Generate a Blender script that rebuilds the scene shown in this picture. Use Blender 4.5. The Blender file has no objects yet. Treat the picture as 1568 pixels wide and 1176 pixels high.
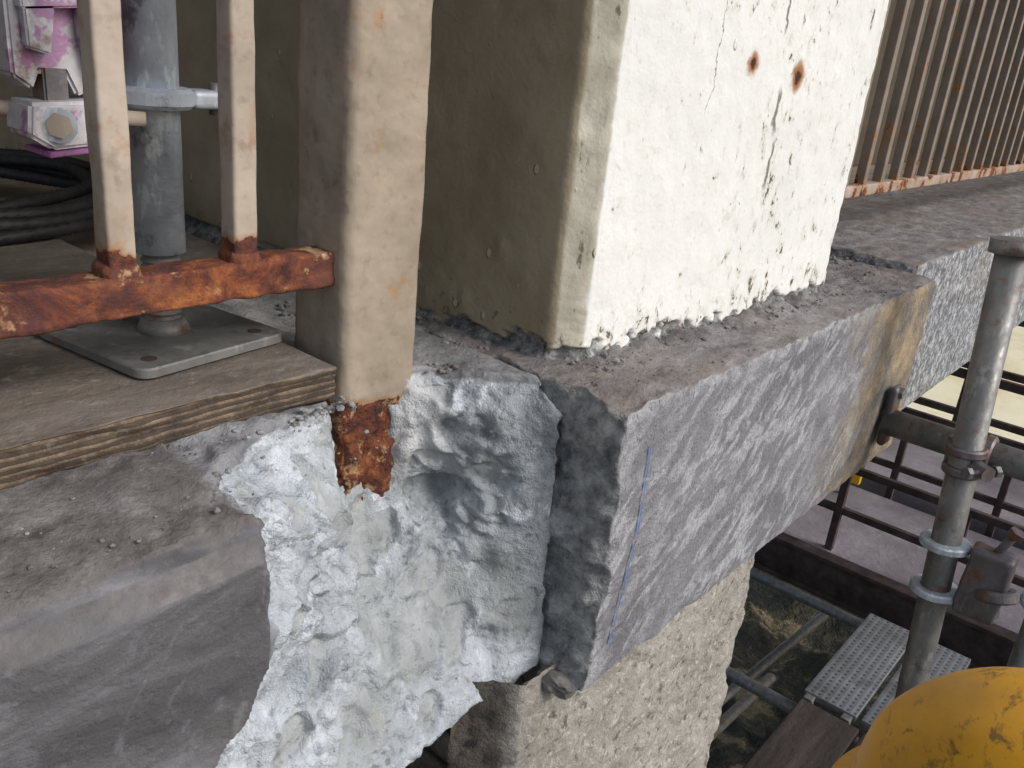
import bpy, bmesh, math, random
import numpy as np
from mathutils import Vector, noise, Matrix
random.seed(7)
S=0.4; OZ=4.4
def T(p): return (p[0]*S,p[1]*S,p[2]*S+OZ)
scene=bpy.context.scene
nz=noise.noise
def fbm(x,y,z,o=4,g=.5):
    a=1.;s=0.
    for i in range(o):
        s+=a*nz((x,y,z)); a*=g; x*=2.03;y*=2.03;z*=2.03
    return s
def sst(a,b,x):
    t=max(0.,min(1.,(x-a)/(b-a))); return t*t*(3-2*t)
# ------------------------------------------------------------ material helper
class M:
    def __init__(s,name,rough=.8,metal=0.,spec=.3):
        s.m=bpy.data.materials.new(name); s.m.use_nodes=True; s.nt=s.m.node_tree
        s.b=s.nt.nodes['Principled BSDF']
        s.b.inputs['Roughness'].default_value=rough; s.b.inputs['Metallic'].default_value=metal
        s.b.inputs['Specular IOR Level'].default_value=spec
        tc=s.nt.nodes.new('ShaderNodeTexCoord')
        a=s.vm('SUBTRACT',tc.outputs['Object'],(0,0,OZ)); s.co=s.vm('SCALE',a,None,scale=1/S)
        sp=s.nt.nodes.new('ShaderNodeSeparateXYZ'); s.nt.links.new(s.co,sp.inputs[0])
        s.x,s.y,s.z=sp.outputs
        g=s.nt.nodes.new('ShaderNodeNewGeometry'); sn=s.nt.nodes.new('ShaderNodeSeparateXYZ')
        s.nt.links.new(g.outputs['Normal'],sn.inputs[0]); s.nx,s.ny,s.nzz=sn.outputs
    def set(s,inp,v):
        if v is None: return
        if isinstance(v,bpy.types.NodeSocket): s.nt.links.new(v,inp)
        else:
            if inp.type=='RGBA' and len(v)==3: v=(*v,1)
            inp.default_value=v
    def vm(s,op,a,b,scale=None):
        n=s.nt.nodes.new('ShaderNodeVectorMath'); n.operation=op
        s.set(n.inputs[0],a); s.set(n.inputs[1],b)
        if scale is not None: n.inputs['Scale'].default_value=scale
        return n.outputs[0]
    def mul(s,v,k): return s.vm('MULTIPLY',v,k)
    def mt(s,op,a,b=None,c=None,clamp=False):
        n=s.nt.nodes.new('ShaderNodeMath'); n.operation=op; n.use_clamp=clamp
        s.set(n.inputs[0],a); s.set(n.inputs[1],b); s.set(n.inputs[2],c); return n.outputs[0]
    def noise(s,sc,det=6,ro=.6,dist=0,vec=None):
        n=s.nt.nodes.new('ShaderNodeTexNoise'); s.set(n.inputs['Vector'],vec or s.co)
        n.inputs['Scale'].default_value=sc;n.inputs['Detail'].default_value=min(det,5)
        n.inputs['Roughness'].default_value=ro;n.inputs['Distortion'].default_value=dist
        return n.outputs[0]
    def vor(s,sc,vec=None,feat='F1',rand=1,out=0):
        n=s.nt.nodes.new('ShaderNodeTexVoronoi'); n.feature=feat; s.set(n.inputs['Vector'],vec or s.co)
        n.inputs['Scale'].default_value=sc; n.inputs['Randomness'].default_value=rand
        return n.outputs[out]
    def ramp(s,f,st):
        n=s.nt.nodes.new('ShaderNodeValToRGB'); e=n.color_ramp.elements
        while len(e)<len(st): e.new(.5)
        for i,(p,c) in enumerate(st):
            e[i].position=p; e[i].color=(c,c,c,1) if isinstance(c,(int,float)) else (*c,1)
        s.set(n.inputs[0],f); return n.outputs[0]
    def sm(s,a,b,f):
        n=s.nt.nodes.new('ShaderNodeMapRange'); n.interpolation_type='SMOOTHSTEP'
        s.set(n.inputs[0],f); s.set(n.inputs[1],a); s.set(n.inputs[2],b); return n.outputs[0]
    def mix(s,f,a,b,mode='MIX'):
        n=s.nt.nodes.new('ShaderNodeMix'); n.data_type='RGBA'; n.blend_type=mode
        s.set(n.inputs[0],f); s.set(n.inputs[6],a); s.set(n.inputs[7],b); return n.outputs[2]
    def attr(s,name):
        n=s.nt.nodes.new('ShaderNodeAttribute'); n.attribute_name=name; return n.outputs['Fac']
    def off(s,a,b,c): return s.vm('ADD',s.co,(a,b,c))
    def col(s,c): s.set(s.b.inputs['Base Color'],c)
    def ro(s,c): s.set(s.b.inputs['Roughness'],c)
    def bump(s,h,st=.5,d=.01):
        n=s.nt.nodes.new('ShaderNodeBump'); n.inputs['Strength'].default_value=st
        n.inputs['Distance'].default_value=d*S; s.set(n.inputs['Height'],h)
        s.nt.links.new(n.outputs[0],s.b.inputs['Normal'])
def K(c,k): return tuple(min(.9,v*k) for v in c)

RUST=[(.30,(.035,.016,.014)),(.42,(.10,.035,.026)),(.52,(.21,.065,.030)),(.64,(.36,.135,.045)),(.78,(.42,.27,.15))]
def rust_paint(name,paint,z0,z1,lo=.0,hi=1.,paint2=None,rs=16,dark=.6,fleck=0):
    m=M(name,.6)
    p=m.ramp(m.noise(5,5),[(.35,K(paint,.82)),(.65,paint2 or K(paint,1.1))])
    p=m.mix(m.ramp(m.noise(30,4),[(.55,0.),(.72,.35)]),p,(.12,.08,.05))
    p=m.mix(m.ramp(m.noise(3,5,.6,vec=m.mul(m.off(3,1,2),(2,2,.5))),[(.55,0.),(.72,.3)]),p,K(paint,.55))
    r=m.ramp(m.noise(rs,10,.75,.6),RUST)
    r=m.mix(m.ramp(m.noise(rs*.35,5,.7,vec=m.off(4,4,1)),[(.42,0.),(.58,dark)]),r,(.085,.036,.034))
    if fleck:
        r=m.mix(m.ramp(m.noise(rs*1.3,5,.8,vec=m.off(1,7,1)),[(.34,.95),(.44,0.)]),r,(.018,.012,.012))
        r=m.mix(m.ramp(m.noise(rs*.9,5,.75,vec=m.off(6,7,1)),[(.56,0.),(.63,.85)]),r,(.50,.33,.18))
    t=m.sm(z0,z1,m.z)
    thr=m.mt('MULTIPLY_ADD',t,(lo-hi),hi)
    n=m.noise(7,8,.65)
    mask=m.sm(-.025,.025,m.mt('SUBTRACT',thr,n))
    halo=m.sm(-.14,.0,m.mt('SUBTRACT',thr,n))
    p=m.mix(m.mt('MULTIPLY',halo,.75),p,(.34,.17,.06))
    m.col(m.mix(mask,p,r)); m.ro(m.mt('MULTIPLY_ADD',mask,.35,.5))
    h=m.mt('ADD',m.mt('MULTIPLY',m.mt('SUBTRACT',1.,mask),.6),m.mt('ADD',m.noise(9,3,.5),m.mt('MULTIPLY',mask,m.mt('MULTIPLY',m.noise(rs*1.6,8,.75),2. if fleck else 1.))))
    m.bump(h,.9,.014 if fleck else .012)
    return m.m

# core concrete
m=M('broken_concrete',.92)
fr=m.attr('fresh')
hi=m.ramp(m.noise(4.5,6,.66,.4),[(.32,(.32,.355,.395)),(.46,(.48,.525,.575)),(.60,(.62,.675,.74)),(.72,(.75,.80,.87))])
lo=m.ramp(m.noise(5,6,.66,.4,vec=m.off(5,1,2)),[(.30,(.22,.24,.25)),(.46,(.35,.38,.40)),(.60,(.47,.51,.54)),(.74,(.62,.67,.71))])
wk=m.mt('MAXIMUM',m.sm(1.22,1.0,m.x),m.sm(-1.42,-1.58,m.z))
wk=m.mt('ADD',wk,m.mt('MULTIPLY',m.mt('SUBTRACT',m.noise(4,5,.65,vec=m.off(2,8,2)),.5),3.8),clamp=True)
c=m.mix(wk,lo,hi)
c=m.mix(m.ramp(m.noise(10,6,.72,vec=m.off(3,1,8)),[(.56,0.),(.64,.75)]),c,(.74,.79,.86))
sg=m.mt('MULTIPLY',m.attr('smo'),.85)
c=m.mix(sg,c,m.ramp(m.noise(6,5,.65),[(.35,(.28,.30,.305)),(.65,(.45,.475,.485))]))
c=m.mix(m.ramp(m.noise(26,6,.75,.5),[(.33,.7),(.43,0.)]),c,(.14,.155,.16))
stm=m.mt('MULTIPLY',m.ramp(m.vor(24),[(.16,1.),(.24,0.)]),m.ramp(m.noise(5,2),[(.48,0.),(.54,1.)]))
c=m.mix(m.mt('MULTIPLY',stm,.65),c,m.ramp(m.vor(24,out=1),[(.2,(.12,.12,.12)),(.8,(.50,.49,.45))]))
c=m.mix(m.ramp(m.noise(3.1,4,vec=m.off(7,3,1)),[(.62,0.),(.72,.3)]),c,(.44,.40,.29))
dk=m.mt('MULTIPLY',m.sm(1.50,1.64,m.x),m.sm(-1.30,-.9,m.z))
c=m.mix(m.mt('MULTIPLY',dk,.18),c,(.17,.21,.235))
c=m.mix(m.mt('MULTIPLY',m.attr('cav_shade'),.7),c,(.12,.135,.14))  # shade in hollows and the crack painted in as darker colour
pr=m.mt('MULTIPLY',m.mt('MULTIPLY',m.sm(1.39,1.42,m.x),m.sm(1.52,1.48,m.x)),m.sm(-1.12,-1.02,m.mt('ADD',m.z,m.mt('MULTIPLY',m.mt('SUBTRACT',m.noise(9,4),.5),.3))))
c=m.mix(m.mt('MULTIPLY',pr,.75),c,(.62,.63,.64))
vs=m.mul(m.co,(1,1,3.2))
w=m.ramp(m.noise(2.4,6,.6,.9,vec=vs),[(.32,(.072,.071,.077)),(.5,(.118,.117,.125)),(.64,(.18,.181,.197)),(.78,(.31,.31,.335))])
w=m.mix(m.ramp(m.noise(5,6,.7,1.5,vec=m.off(1,2,3)),[(.54,0.),(.66,.5)]),w,(.27,.272,.30))
w=m.mix(m.ramp(m.noise(30,6,.7),[(.58,0.),(.7,.4)]),w,(.25,.245,.245))
w=m.mix(m.ramp(m.noise(1.6,3),[(.45,0.),(.6,.45)]),w,(.095,.085,.08))
tp=m.ramp(m.noise(7,6,.75),[(.3,(.09,.082,.078)),(.48,(.175,.162,.156)),(.6,(.255,.24,.235)),(.75,(.40,.385,.375))])
w=m.mix(m.sm(.5,.9,m.nzz),w,tp)
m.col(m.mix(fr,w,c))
bs=m.mt('MULTIPLY_ADD',m.mt('MULTIPLY',fr,m.mt('SUBTRACT',1.,m.mt('MULTIPLY',m.attr('smo'),.6))),.8,.2)
m.bump(m.mt('ADD',m.mt('MULTIPLY',bs,m.noise(20,6,.75)),m.mt('MULTIPLY',m.noise(75,4,.7),.22)),1.,.024)
CORE=m.m
# fascia
def fascia(name,block):
    m=M(name,.9)
    if not block:
        r=m.nt.nodes.new('ShaderNodeVectorRotate'); r.rotation_type='Y_AXIS'; r.inputs['Angle'].default_value=math.radians(38)
        m.set(r.inputs['Vector'],m.vm('MULTIPLY',m.co,(1,0,1))); dv=m.mul(r.outputs[0],(7,1,17))
        s1=m.noise(1.0,4,.62,.6,vec=dv)
        c=m.ramp(m.noise(2.0,6,.6),[(.35,(.19,.19,.207)),(.65,(.275,.276,.30))])
        pm=m.mt('MULTIPLY',m.ramp(s1,[(.46,0.),(.56,1.)]),m.ramp(m.noise(2.8,5,.65,vec=m.off(3,3,3)),[(.36,.12),(.54,1.)]))
        pm=m.mt('MULTIPLY',pm,m.ramp(m.noise(34,5,.72),[(.36,.35),(.54,1.)]))
        c=m.mix(m.mt('MULTIPLY',pm,.8),c,(.54,.565,.61))
        c=m.mix(m.ramp(m.noise(3.4,5,.6,.6,vec=m.off(0,5,2)),[(.56,0.),(.68,.45)]),c,(.155,.155,.17))
        c=m.mix(m.ramp(m.noise(7,5,.7,vec=m.off(1,5,7)),[(.60,0.),(.72,.5)]),c,(.45,.46,.48))
        c=m.mix(m.ramp(m.noise(5,5,.7,vec=m.off(9,5,2)),[(.60,0.),(.72,.35)]),c,(.34,.29,.21))
        ea=m.mt('MAXIMUM',m.sm(-.86,-.80,m.z),m.sm(1.80,1.72,m.x))
        c=m.mix(m.mt('MULTIPLY',ea,m.ramp(m.noise(18,5,.7),[(.42,0.),(.56,.6)])),c,(.50,.51,.53))
        e=m.sm(3.15,3.85,m.mt('ADD',m.x,m.mt('MULTIPLY',m.mt('SUBTRACT',m.noise(3,6,.6),.5),1.8)))
        ye=m.ramp(m.noise(5,6,.65),[(.35,(.12,.11,.10)),(.5,(.28,.225,.15)),(.65,(.52,.39,.21))])
        c=m.mix(m.mt('MULTIPLY',e,.85),c,ye)
    else:
        c=m.ramp(m.noise(26,6,.75),[(.38,(.13,.135,.145)),(.5,(.28,.29,.31)),(.6,(.54,.56,.59)),(.72,(.75,.75,.75))])
        c=m.mix(m.ramp(m.noise(2,5),[(.5,0.),(.7,.4)]),c,(.3,.25,.17))
    c=m.mix(m.ramp(m.noise(60,4,.7),[(.32,.7),(.42,0.)]),c,(.06,.06,.065))
    endc=m.ramp(m.noise(15,6,.78),[(.34,(.14,.144,.146)),(.48,(.30,.305,.305)),(.60,(.46,.47,.465)),(.72,(.62,.63,.61))])
    if not block: c=m.mix(m.sm(.40,.70,m.mt('MULTIPLY',m.nx,-1.)),c,endc)
    top=m.ramp(m.noise(7,6,.72,.3,vec=m.mul(m.co,(1,2,1))),[(.3,(.125,.115,.112)),(.46,(.22,.205,.205)),(.6,(.31,.295,.295)),(.75,(.47,.455,.445))])
    top=m.mix(m.ramp(m.noise(1.7,5),[(.48,0.),(.6,.5)]),top,(.23,.185,.155))
    c=m.mix(m.sm(.35,.8,m.nzz),c,top)
    m.col(c)
    m.bump(m.mt('ADD',m.noise(24,6,.74),m.mt('MULTIPLY',m.noise(90,4,.7),.3)),1.,.018)
    return m.m
FAS=fascia('cut_concrete_face',False); BLK=fascia('speckled_concrete',True)
# column paint
m=M('column_paint',.75)
wh=m.ramp(m.noise(3,6,.6),[(.3,(.75,.765,.745)),(.7,(.84,.85,.83))])
wh=m.mix(m.ramp(m.noise(40,4,.6),[(.60,0.),(.75,.4)]),wh,(.5,.48,.4))
vs=m.mul(m.co,(1.4,1.4,.85))
zone=m.mt('MAXIMUM',m.mt('MULTIPLY',m.sm(.45,.05,m.mt('ABSOLUTE',m.mt('SUBTRACT',m.x,2.84))),.95),m.mt('MULTIPLY',m.sm(2.3,3.3,m.x),.6))
zone=m.mt('MAXIMUM',zone,m.mt('MULTIPLY',m.sm(-.58,-.76,m.z),1.4))
pit=m.mt('SUBTRACT',m.noise(15,6,.74,.3,vec=vs),m.mt('MULTIPLY',zone,.088))
pm=m.ramp(pit,[(.265,1.),(.30,0.)])
grime=m.ramp(pit,[(.30,.45),(.40,0.)])
wh=m.mix(grime,wh,(.45,.40,.28)); wh=m.mix(pm,wh,(.15,.125,.09))
sp=m.ramp(m.vor(17,vec=m.mul(m.co,(1,1,.7))),[(.045,1.),(.08,0.)])
wh=m.mix(m.mt('MULTIPLY',sp,m.mt('MULTIPLY_ADD',zone,.5,.3)),wh,(.13,.10,.065))
for (hx,hz,hr) in ((2.56,.035,.021),(2.865,.01,.027)):
    v=m.vm('SUBTRACT',m.co,(hx,1.25,hz)); v=m.mul(v,(1,0,.85))
    ln=m.nt.nodes.new('ShaderNodeVectorMath'); ln.operation='LENGTH'; m.set(ln.inputs[0],v)
    dd=m.mt('ADD',ln.outputs['Value'],m.mt('MULTIPLY',m.mt('SUBTRACT',m.noise(30,4),.5),.045))
    wh=m.mix(m.sm(hr*2.0,hr*.8,dd),wh,(.38,.17,.07)); wh=m.mix(m.sm(hr*.8,hr*.4,dd),wh,(.05,.02,.012))
for (cx,z0,z1,wd) in ((2.76,-.16,-.04,.010),(2.78,-.34,-.2,.007),(2.72,.14,.5,.005),(2.35,-.1,.5,.0014)):
    off=m.mt('MULTIPLY',m.mt('SUBTRACT',m.noise(9,4),.5),.10)
    d=m.mt('ABSOLUTE',m.mt('SUBTRACT',m.mt('ADD',m.x,off),cx))
    cm=m.mt('MULTIPLY',m.sm(wd*1.5,wd*.6,d),m.mt('MULTIPLY',m.sm(z0-.03,z0+.02,m.z),m.sm(z1+.03,z1-.02,m.z)))
    wh=m.mix(m.mt('MULTIPLY',cm,.8),wh,(.08,.065,.04))
ol=m.ramp(m.noise(4,6,.6),[(.35,(.32,.27,.187)),(.65,(.40,.345,.248))])
ol=m.mix(m.ramp(m.noise(2,4,vec=m.mul(m.co,(1,1,.3))),[(.55,0.),(.75,.4)]),ol,(.19,.155,.095))
pops=m.ramp(m.vor(9,vec=m.mul(m.co,(1,1,.6))),[(.06,.8),(.09,0.)])
ol=m.mix(pops,ol,(.50,.47,.37))
ch=m.ramp(m.noise(8,6),[(.35,(.48,.45,.36)),(.6,(.66,.63,.53))])
crk=m.ramp(m.noise(15,6,.7,vec=m.mul(m.co,(1,1,.4))),[(.35,1.),(.40,0.)])
ch=m.mix(m.mt('MULTIPLY',crk,.8),ch,(.12,.10,.07))
xo=m.mt('ADD',m.x,m.mt('MULTIPLY',m.mt('SUBTRACT',m.noise(14,5,.6,vec=m.mul(m.co,(0,0,1))),.5),.03))
c=m.mix(m.sm(1.838,1.848,m.x),ol,ch); c=m.mix(m.sm(1.897,1.909,xo),c,wh)
bt=m.attr('foot')
gr=m.ramp(m.noise(20,6,.78),[(.34,(.045,.045,.045)),(.48,(.15,.152,.148)),(.60,(.31,.32,.315)),(.74,(.53,.55,.55))])
m.col(m.mix(bt,c,gr))
h=m.mt('ADD',m.mt('MULTIPLY',pm,-1.2),m.mt('ADD',m.mt('MULTIPLY',m.noise(12,6,.6),.55),m.mt('MULTIPLY',m.noise(60,4),.25)))
h=m.mt('ADD',h,m.mt('MULTIPLY',pops,.9))
m.bump(m.mt('ADD',h,m.mt('MULTIPLY',bt,m.noise(22,6,.7))),.8,.010)
COLM=m.m
# pillar below
m=M('pebbled_concrete',.92)
c=m.ramp(m.noise(3,6),[(.35,(.34,.32,.285)),(.65,(.45,.43,.39))])
c=m.mix(m.ramp(m.noise(30,6,.75),[(.52,0.),(.62,.7)]),c,(.64,.62,.585))
c=m.mix(m.ramp(m.noise(22,6,.75,vec=m.off(3,5,2)),[(.36,.85),(.44,0.)]),c,(.12,.11,.10))
v1=m.vor(22); c=m.mix(m.mt('MULTIPLY',m.ramp(v1,[(.2,.8),(.3,0.)]),m.ramp(m.noise(9,2),[(.46,0.),(.52,1.)])),c,m.ramp(m.vor(22,out=1),[(.2,(.2,.19,.18)),(.8,(.66,.64,.61))]))
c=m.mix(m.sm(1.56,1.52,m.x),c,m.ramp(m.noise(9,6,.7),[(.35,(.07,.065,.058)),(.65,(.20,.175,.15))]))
m.col(c); m.bump(m.noise(26,6,.75),1.,.02); PIL=m.m
# galvanised
def galv(name,tint=(.42,.46,.50),rustc=0.,purple=None,metal=.25):
    m=M(name,.45,metal,.5)
    c=m.ramp(m.noise(11,5,.6,vec=m.mul(m.co,(1,1,.6))),[(.35,K(tint,.66)),(.62,tint)])
    c=m.mix(m.ramp(m.noise(18,6,.7,vec=m.mul(m.co,(1,1,.35))),[(.57,0.),(.66,.75)]),c,K(tint,1.5))
    c=m.mix(m.ramp(m.noise(9,8,.7),[(.34,.7),(.42,0.)]),c,(.10,.095,.095))
    if rustc: c=m.mix(m.ramp(m.noise(8,8,.7,vec=m.off(2,2,2)),[(.60-.12*rustc,0.),(.70-.12*rustc,.85)]),c,(.16,.075,.035))
    if purple: c=m.mix(m.ramp(m.noise(11,4,.6,vec=m.off(5,2,2)),[(.57,0.),(.61,.8)]),c,purple)
    m.col(c); m.ro(m.ramp(m.noise(20,5),[(.3,.35),(.7,.65)])); m.bump(m.noise(30,6,.6),.5,.005); return m.m
GAL=galv('galvanised_steel',(.54,.60,.67)); GALD=galv('old_galvanised_steel',(.23,.23,.225),.4,metal=.35); GALP=galv('galvanised_purple',(.56,.55,.59),.15,(.33,.14,.31),metal=.2)
DK=galv('dirty_coupler_steel',(.17,.16,.17),.7,metal=.35)
PUR=galv('purple_paint',(.33,.12,.31),.2,metal=0.)
# plywood
m=M('plywood',.85)
tpc=m.ramp(m.noise(2.5,8,.65,vec=m.mul(m.co,(1,3,1))),[(.3,(.105,.087,.072)),(.5,(.17,.144,.121)),(.7,(.25,.215,.187))])
tpc=m.mix(m.ramp(m.noise(25,6,.75),[(.56,0.),(.68,.5)]),tpc,(.36,.335,.30))
zz=m.mt('ADD',m.mt('MULTIPLY',m.z,64.),m.mt('MULTIPLY',m.noise(2.5,2,.5,vec=m.mul(m.co,(1,1,0))),.9))
ly=m.mt('FRACT',zz)
ed=m.ramp(ly,[(.0,(.045,.033,.025)),(.12,(.19,.145,.108)),(.46,(.32,.245,.178)),(.52,(.08,.06,.045)),(.90,(.12,.09,.068))])
ed=m.mix(m.ramp(m.noise(9,8,.75,vec=m.mul(m.co,(1.5,1.5,1.5))),[(.42,.7),(.56,0.)]),ed,(.07,.055,.043))
ed=m.mix(m.ramp(m.noise(40,5,.7),[(.60,0.),(.7,.5)]),ed,(.33,.29,.24))
m.col(m.mix(m.sm(.5,.8,m.nzz),ed,tpc)); m.bump(m.mt('ADD',m.noise(24,8,.7),m.mt('MULTIPLY',ly,.7)),.8,.010); PLY=m.m
def simple(name,cols,sc=5,bump=.5,bd=.01,bs=20,rough=.85,metal=0.,stretch=(1,1,1)):
    m=M(name,rough,metal)
    n=len(cols); m.col(m.ramp(m.noise(sc,8,.68,.2,vec=m.mul(m.co,stretch)),[(.3+.4*i/(n-1),c) for i,c in enumerate(cols)]))
    m.bump(m.noise(bs,5,.7),bump,bd); return m.m
FLOOR=simple('dusty_floor',[(.15,.125,.10),(.28,.24,.195),(.40,.355,.30)],3,.6,.02)
OLW=simple('olive_wall_paint',[(.20,.17,.115),(.26,.225,.155)],4,.6,.02)
DWALL=simple('brown_wall_render',[(.09,.075,.055),(.14,.12,.09)],2,.5,.02)
ROPE=simple('black_wire_rope',[(.014,.014,.015),(.04,.039,.041)],20,.5,.005,rough=.5)
BRK=simple('concrete_crumbs',[(.18,.18,.18),(.31,.32,.33),(.45,.47,.49)],8,.8,.02)
DRK=simple('grey_crumbs',[(.10,.096,.094),(.19,.18,.18),(.30,.295,.29)],8,.8,.02)
BEAM=simple('brown_painted_steel',[(.030,.020,.020),(.06,.042,.04),(.10,.072,.068)],4,.4,.02)
WALK=simple('walkway_concrete',[(.15,.13,.147),(.22,.197,.218),(.32,.288,.308)],.9,.5,.05,6)
BOARD=simple('weathered_scaffold_board',[(.022,.017,.015),(.045,.034,.030),(.085,.067,.06)],1.5,.7,.03,10,stretch=(.3,3,1))
PALE=simple('sandy_yard',[(.66,.57,.34),(.82,.74,.50),(.87,.82,.64)],.25,.3,.1,2)
BLUE=simple('blue_crayon',[(.03,.12,.40),(.07,.24,.62)],30,.3,.002)
CLAD=simple('cement_render',[(.3,.29,.27),(.4,.39,.36)],2)
m=M('muddy_ground',.75)
c=m.ramp(m.noise(.7,10,.7,1.2),[(.35,(.012,.015,.011)),(.5,(.035,.036,.025)),(.58,(.075,.068,.042)),(.66,(.30,.24,.14)),(.74,(.10,.085,.055))])
m.col(c); m.bump(m.noise(2,9,.75),1.,.3); MUD=m.m
m=M('perforated_steel_plank',.5,.5)
fx=m.nt.nodes.new('ShaderNodeVectorMath'); fx.operation='FRACTION'; m.set(fx.inputs[0],m.mul(m.co,(13,13,0)))
dv=m.vm('SUBTRACT',fx.outputs[0],(.5,.5,0)); ln=m.nt.nodes.new('ShaderNodeVectorMath'); ln.operation='LENGTH'; m.set(ln.inputs[0],dv)
pc=m.mix(m.sm(.24,.16,ln.outputs['Value']),m.ramp(m.noise(3,6),[(.3,(.2,.21,.225)),(.7,(.32,.335,.35))]),(.09,.09,.09))
pc=m.mix(m.ramp(m.noise(2,5,.7,vec=m.off(3,3,3)),[(.5,0.),(.65,.6)]),pc,(.13,.115,.10))
m.col(pc); m.bump(ln.outputs['Value'],.3,.03); PERF=m.m
m=M('hazard_stripes',.6)
w=m.mt('FRACT',m.mt('MULTIPLY',m.mt('ADD',m.y,m.z),1.6)); m.col(m.mix(m.mt('GREATER_THAN',w,.5),(.75,.42,.02),(.02,.02,.02))); HAZ=m.m
m=M('yellow_helmet_plastic',.42,0,.5)
c=m.ramp(m.noise(4,5),[(.3,(.62,.29,.008)),(.7,(.72,.36,.015))])
c=m.mix(m.ramp(m.noise(9,9,.75,.4,vec=m.mul(m.co,(1,2.5,2.5))),[(.56,0.),(.64,.8)]),c,(.13,.075,.02))
c=m.mix(m.ramp(m.noise(3,6,.7,vec=m.off(1,9,1)),[(.5,0.),(.7,.45)]),c,(.35,.18,.02))
m.col(c); m.ro(m.ramp(m.noise(8,6),[(.3,.35),(.7,.65)])); m.bump(m.noise(40,5),.2,.004); HAT=m.m

# ------------------------------------------------------------ mesh helpers
def obj(name,verts,faces,mat,smooth=True,parent=None,attrs=None):
    me=bpy.data.meshes.new(name); me.from_pydata([T(v) for v in verts],[],faces); me.update()
    if smooth: me.polygons.foreach_set('use_smooth',[True]*len(me.polygons))
    me.materials.append(mat)
    if attrs:
        for k,v in attrs.items():
            a=me.attributes.new(k,'FLOAT','POINT'); a.data.foreach_set('value',v)
    o=bpy.data.objects.new(name,me); scene.collection.objects.link(o)
    if parent: o.parent=parent
    return o
def empty(name):
    e=bpy.data.objects.new(name,None); scene.collection.objects.link(e); e.empty_display_size=.1; return e
def fixn(o):
    bm=bmesh.new(); bm.from_mesh(o.data); bmesh.ops.recalc_face_normals(bm,faces=bm.faces); bm.to_mesh(o.data); bm.free()
def lin(a,b,step,r=0):
    n=max(1,int(math.ceil((b-a)/step))); L=[a+(b-a)*i/n for i in range(n+1)]
    if r>0:
        ex=[a+r*k for k in (.15,.35,.6,1)]+[b-r*k for k in (.15,.35,.6,1)]
        L=sorted(set(round(v,5) for v in L+ex if a<=v<=b))
    return L
def rbox(name,b,mat,r=.01,step=.1,disp=None,parent=None,smooth=True,warp=None):
    x0,x1,y0,y1,z0,z1=b
    st=step if isinstance(step,tuple) else (step,)*3
    A=[lin(x0,x1,st[0],r),lin(y0,y1,st[1],r),lin(z0,z1,st[2],r)]
    vs={};V=[];F=[]
    lo=(x0+r,y0+r,z0+r);hi=(x1-r,y1-r,z1-r)
    def vid(p):
        if p in vs: return vs[p]
        q=Vector([min(max(p[i],lo[i]),hi[i]) for i in range(3)]); d=Vector(p)-q
        d=d.normalized() if d.length>0 else Vector((0,0,0))
        k=q+d*r
        if disp: k=k+d*disp(k)
        if warp: k=Vector(warp(k))
        vs[p]=len(V); V.append(tuple(k)); return vs[p]
    for ax in range(3):
        u,v=[(1,2),(2,0),(0,1)][ax]
        for side in (0,1):
            c=A[ax][0] if side==0 else A[ax][-1]
            for i in range(len(A[u])-1):
                for j in range(len(A[v])-1):
                    q=[]
                    for (a,bb) in ((i,j),(i+1,j),(i+1,j+1),(i,j+1)):
                        p=[0,0,0];p[ax]=c;p[u]=A[u][a];p[v]=A[v][bb];q.append(vid(tuple(p)))
                    F.append(q if side else q[::-1])
    return obj(name,V,F,mat,smooth,parent)
def sweep(name,pts,rf,mat,ns=20,closed=False,parent=None,twist=None,cap=True):
    P=[Vector(p) for p in pts];n=len(P);V=[];F=[]
    up=None
    for i in range(n):
        t=(P[(i+1)%n]-P[i-1]) if closed else (P[min(i+1,n-1)]-P[max(i-1,0)])
        t.normalize()
        if up is None:
            up=t.orthogonal().normalized()
        up=(up-t*up.dot(t)).normalized(); sd=t.cross(up)
        for k in range(ns):
            a=2*math.pi*k/ns; r=rf(i/(max(1,n-1))) if callable(rf) else rf
            if twist: r*=1+.16*math.cos(6*a+twist*i)
            V.append(tuple(P[i]+up*math.cos(a)*r+sd*math.sin(a)*r))
    for i in range(n if closed else n-1):
        j=(i+1)%n
        for k in range(ns):
            l=(k+1)%ns; F.append([i*ns+k,i*ns+l,j*ns+l,j*ns+k])
    if not closed and cap:
        F.append(list(range(ns))[::-1]); F.append([(n-1)*ns+k for k in range(ns)])
    o=obj(name,V,F,mat,True,parent); return o
def tube(name,a,b,r,mat,parent=None,ns=24,n=2,wob=0):
    a=Vector(a);b=Vector(b); pts=[a.lerp(b,i/n) for i in range(n+1)]
    o=sweep(name,pts,r,mat,ns,parent=parent)
    o.data.polygons.foreach_set('use_smooth',[len(p.vertices)==4 and ns>10 for p in o.data.polygons]); return o
def ring(name,c,ax,ri,ro,h,mat,parent=None,ns=40):
    c=Vector(c);ax=Vector(ax).normalized();u=ax.orthogonal().normalized();w=ax.cross(u);V=[];F=[]
    be=h*.2
    prof=[(ri,-h/2),(ro-be,-h/2),(ro,-h/2+be),(ro,h/2-be),(ro-be,h/2),(ri,h/2)];n=len(prof)
    for k in range(ns):
        a=2*math.pi*k/ns
        for (r,z) in prof: V.append(tuple(c+u*math.cos(a)*r+w*math.sin(a)*r+ax*z))
    for k in range(ns):
        l=(k+1)%ns
        for i in range(n): j=(i+1)%n; F.append([k*n+i,k*n+j,l*n+j,l*n+i])
    o=obj(name,V,F,mat,False,parent); fixn(o); return o
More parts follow.
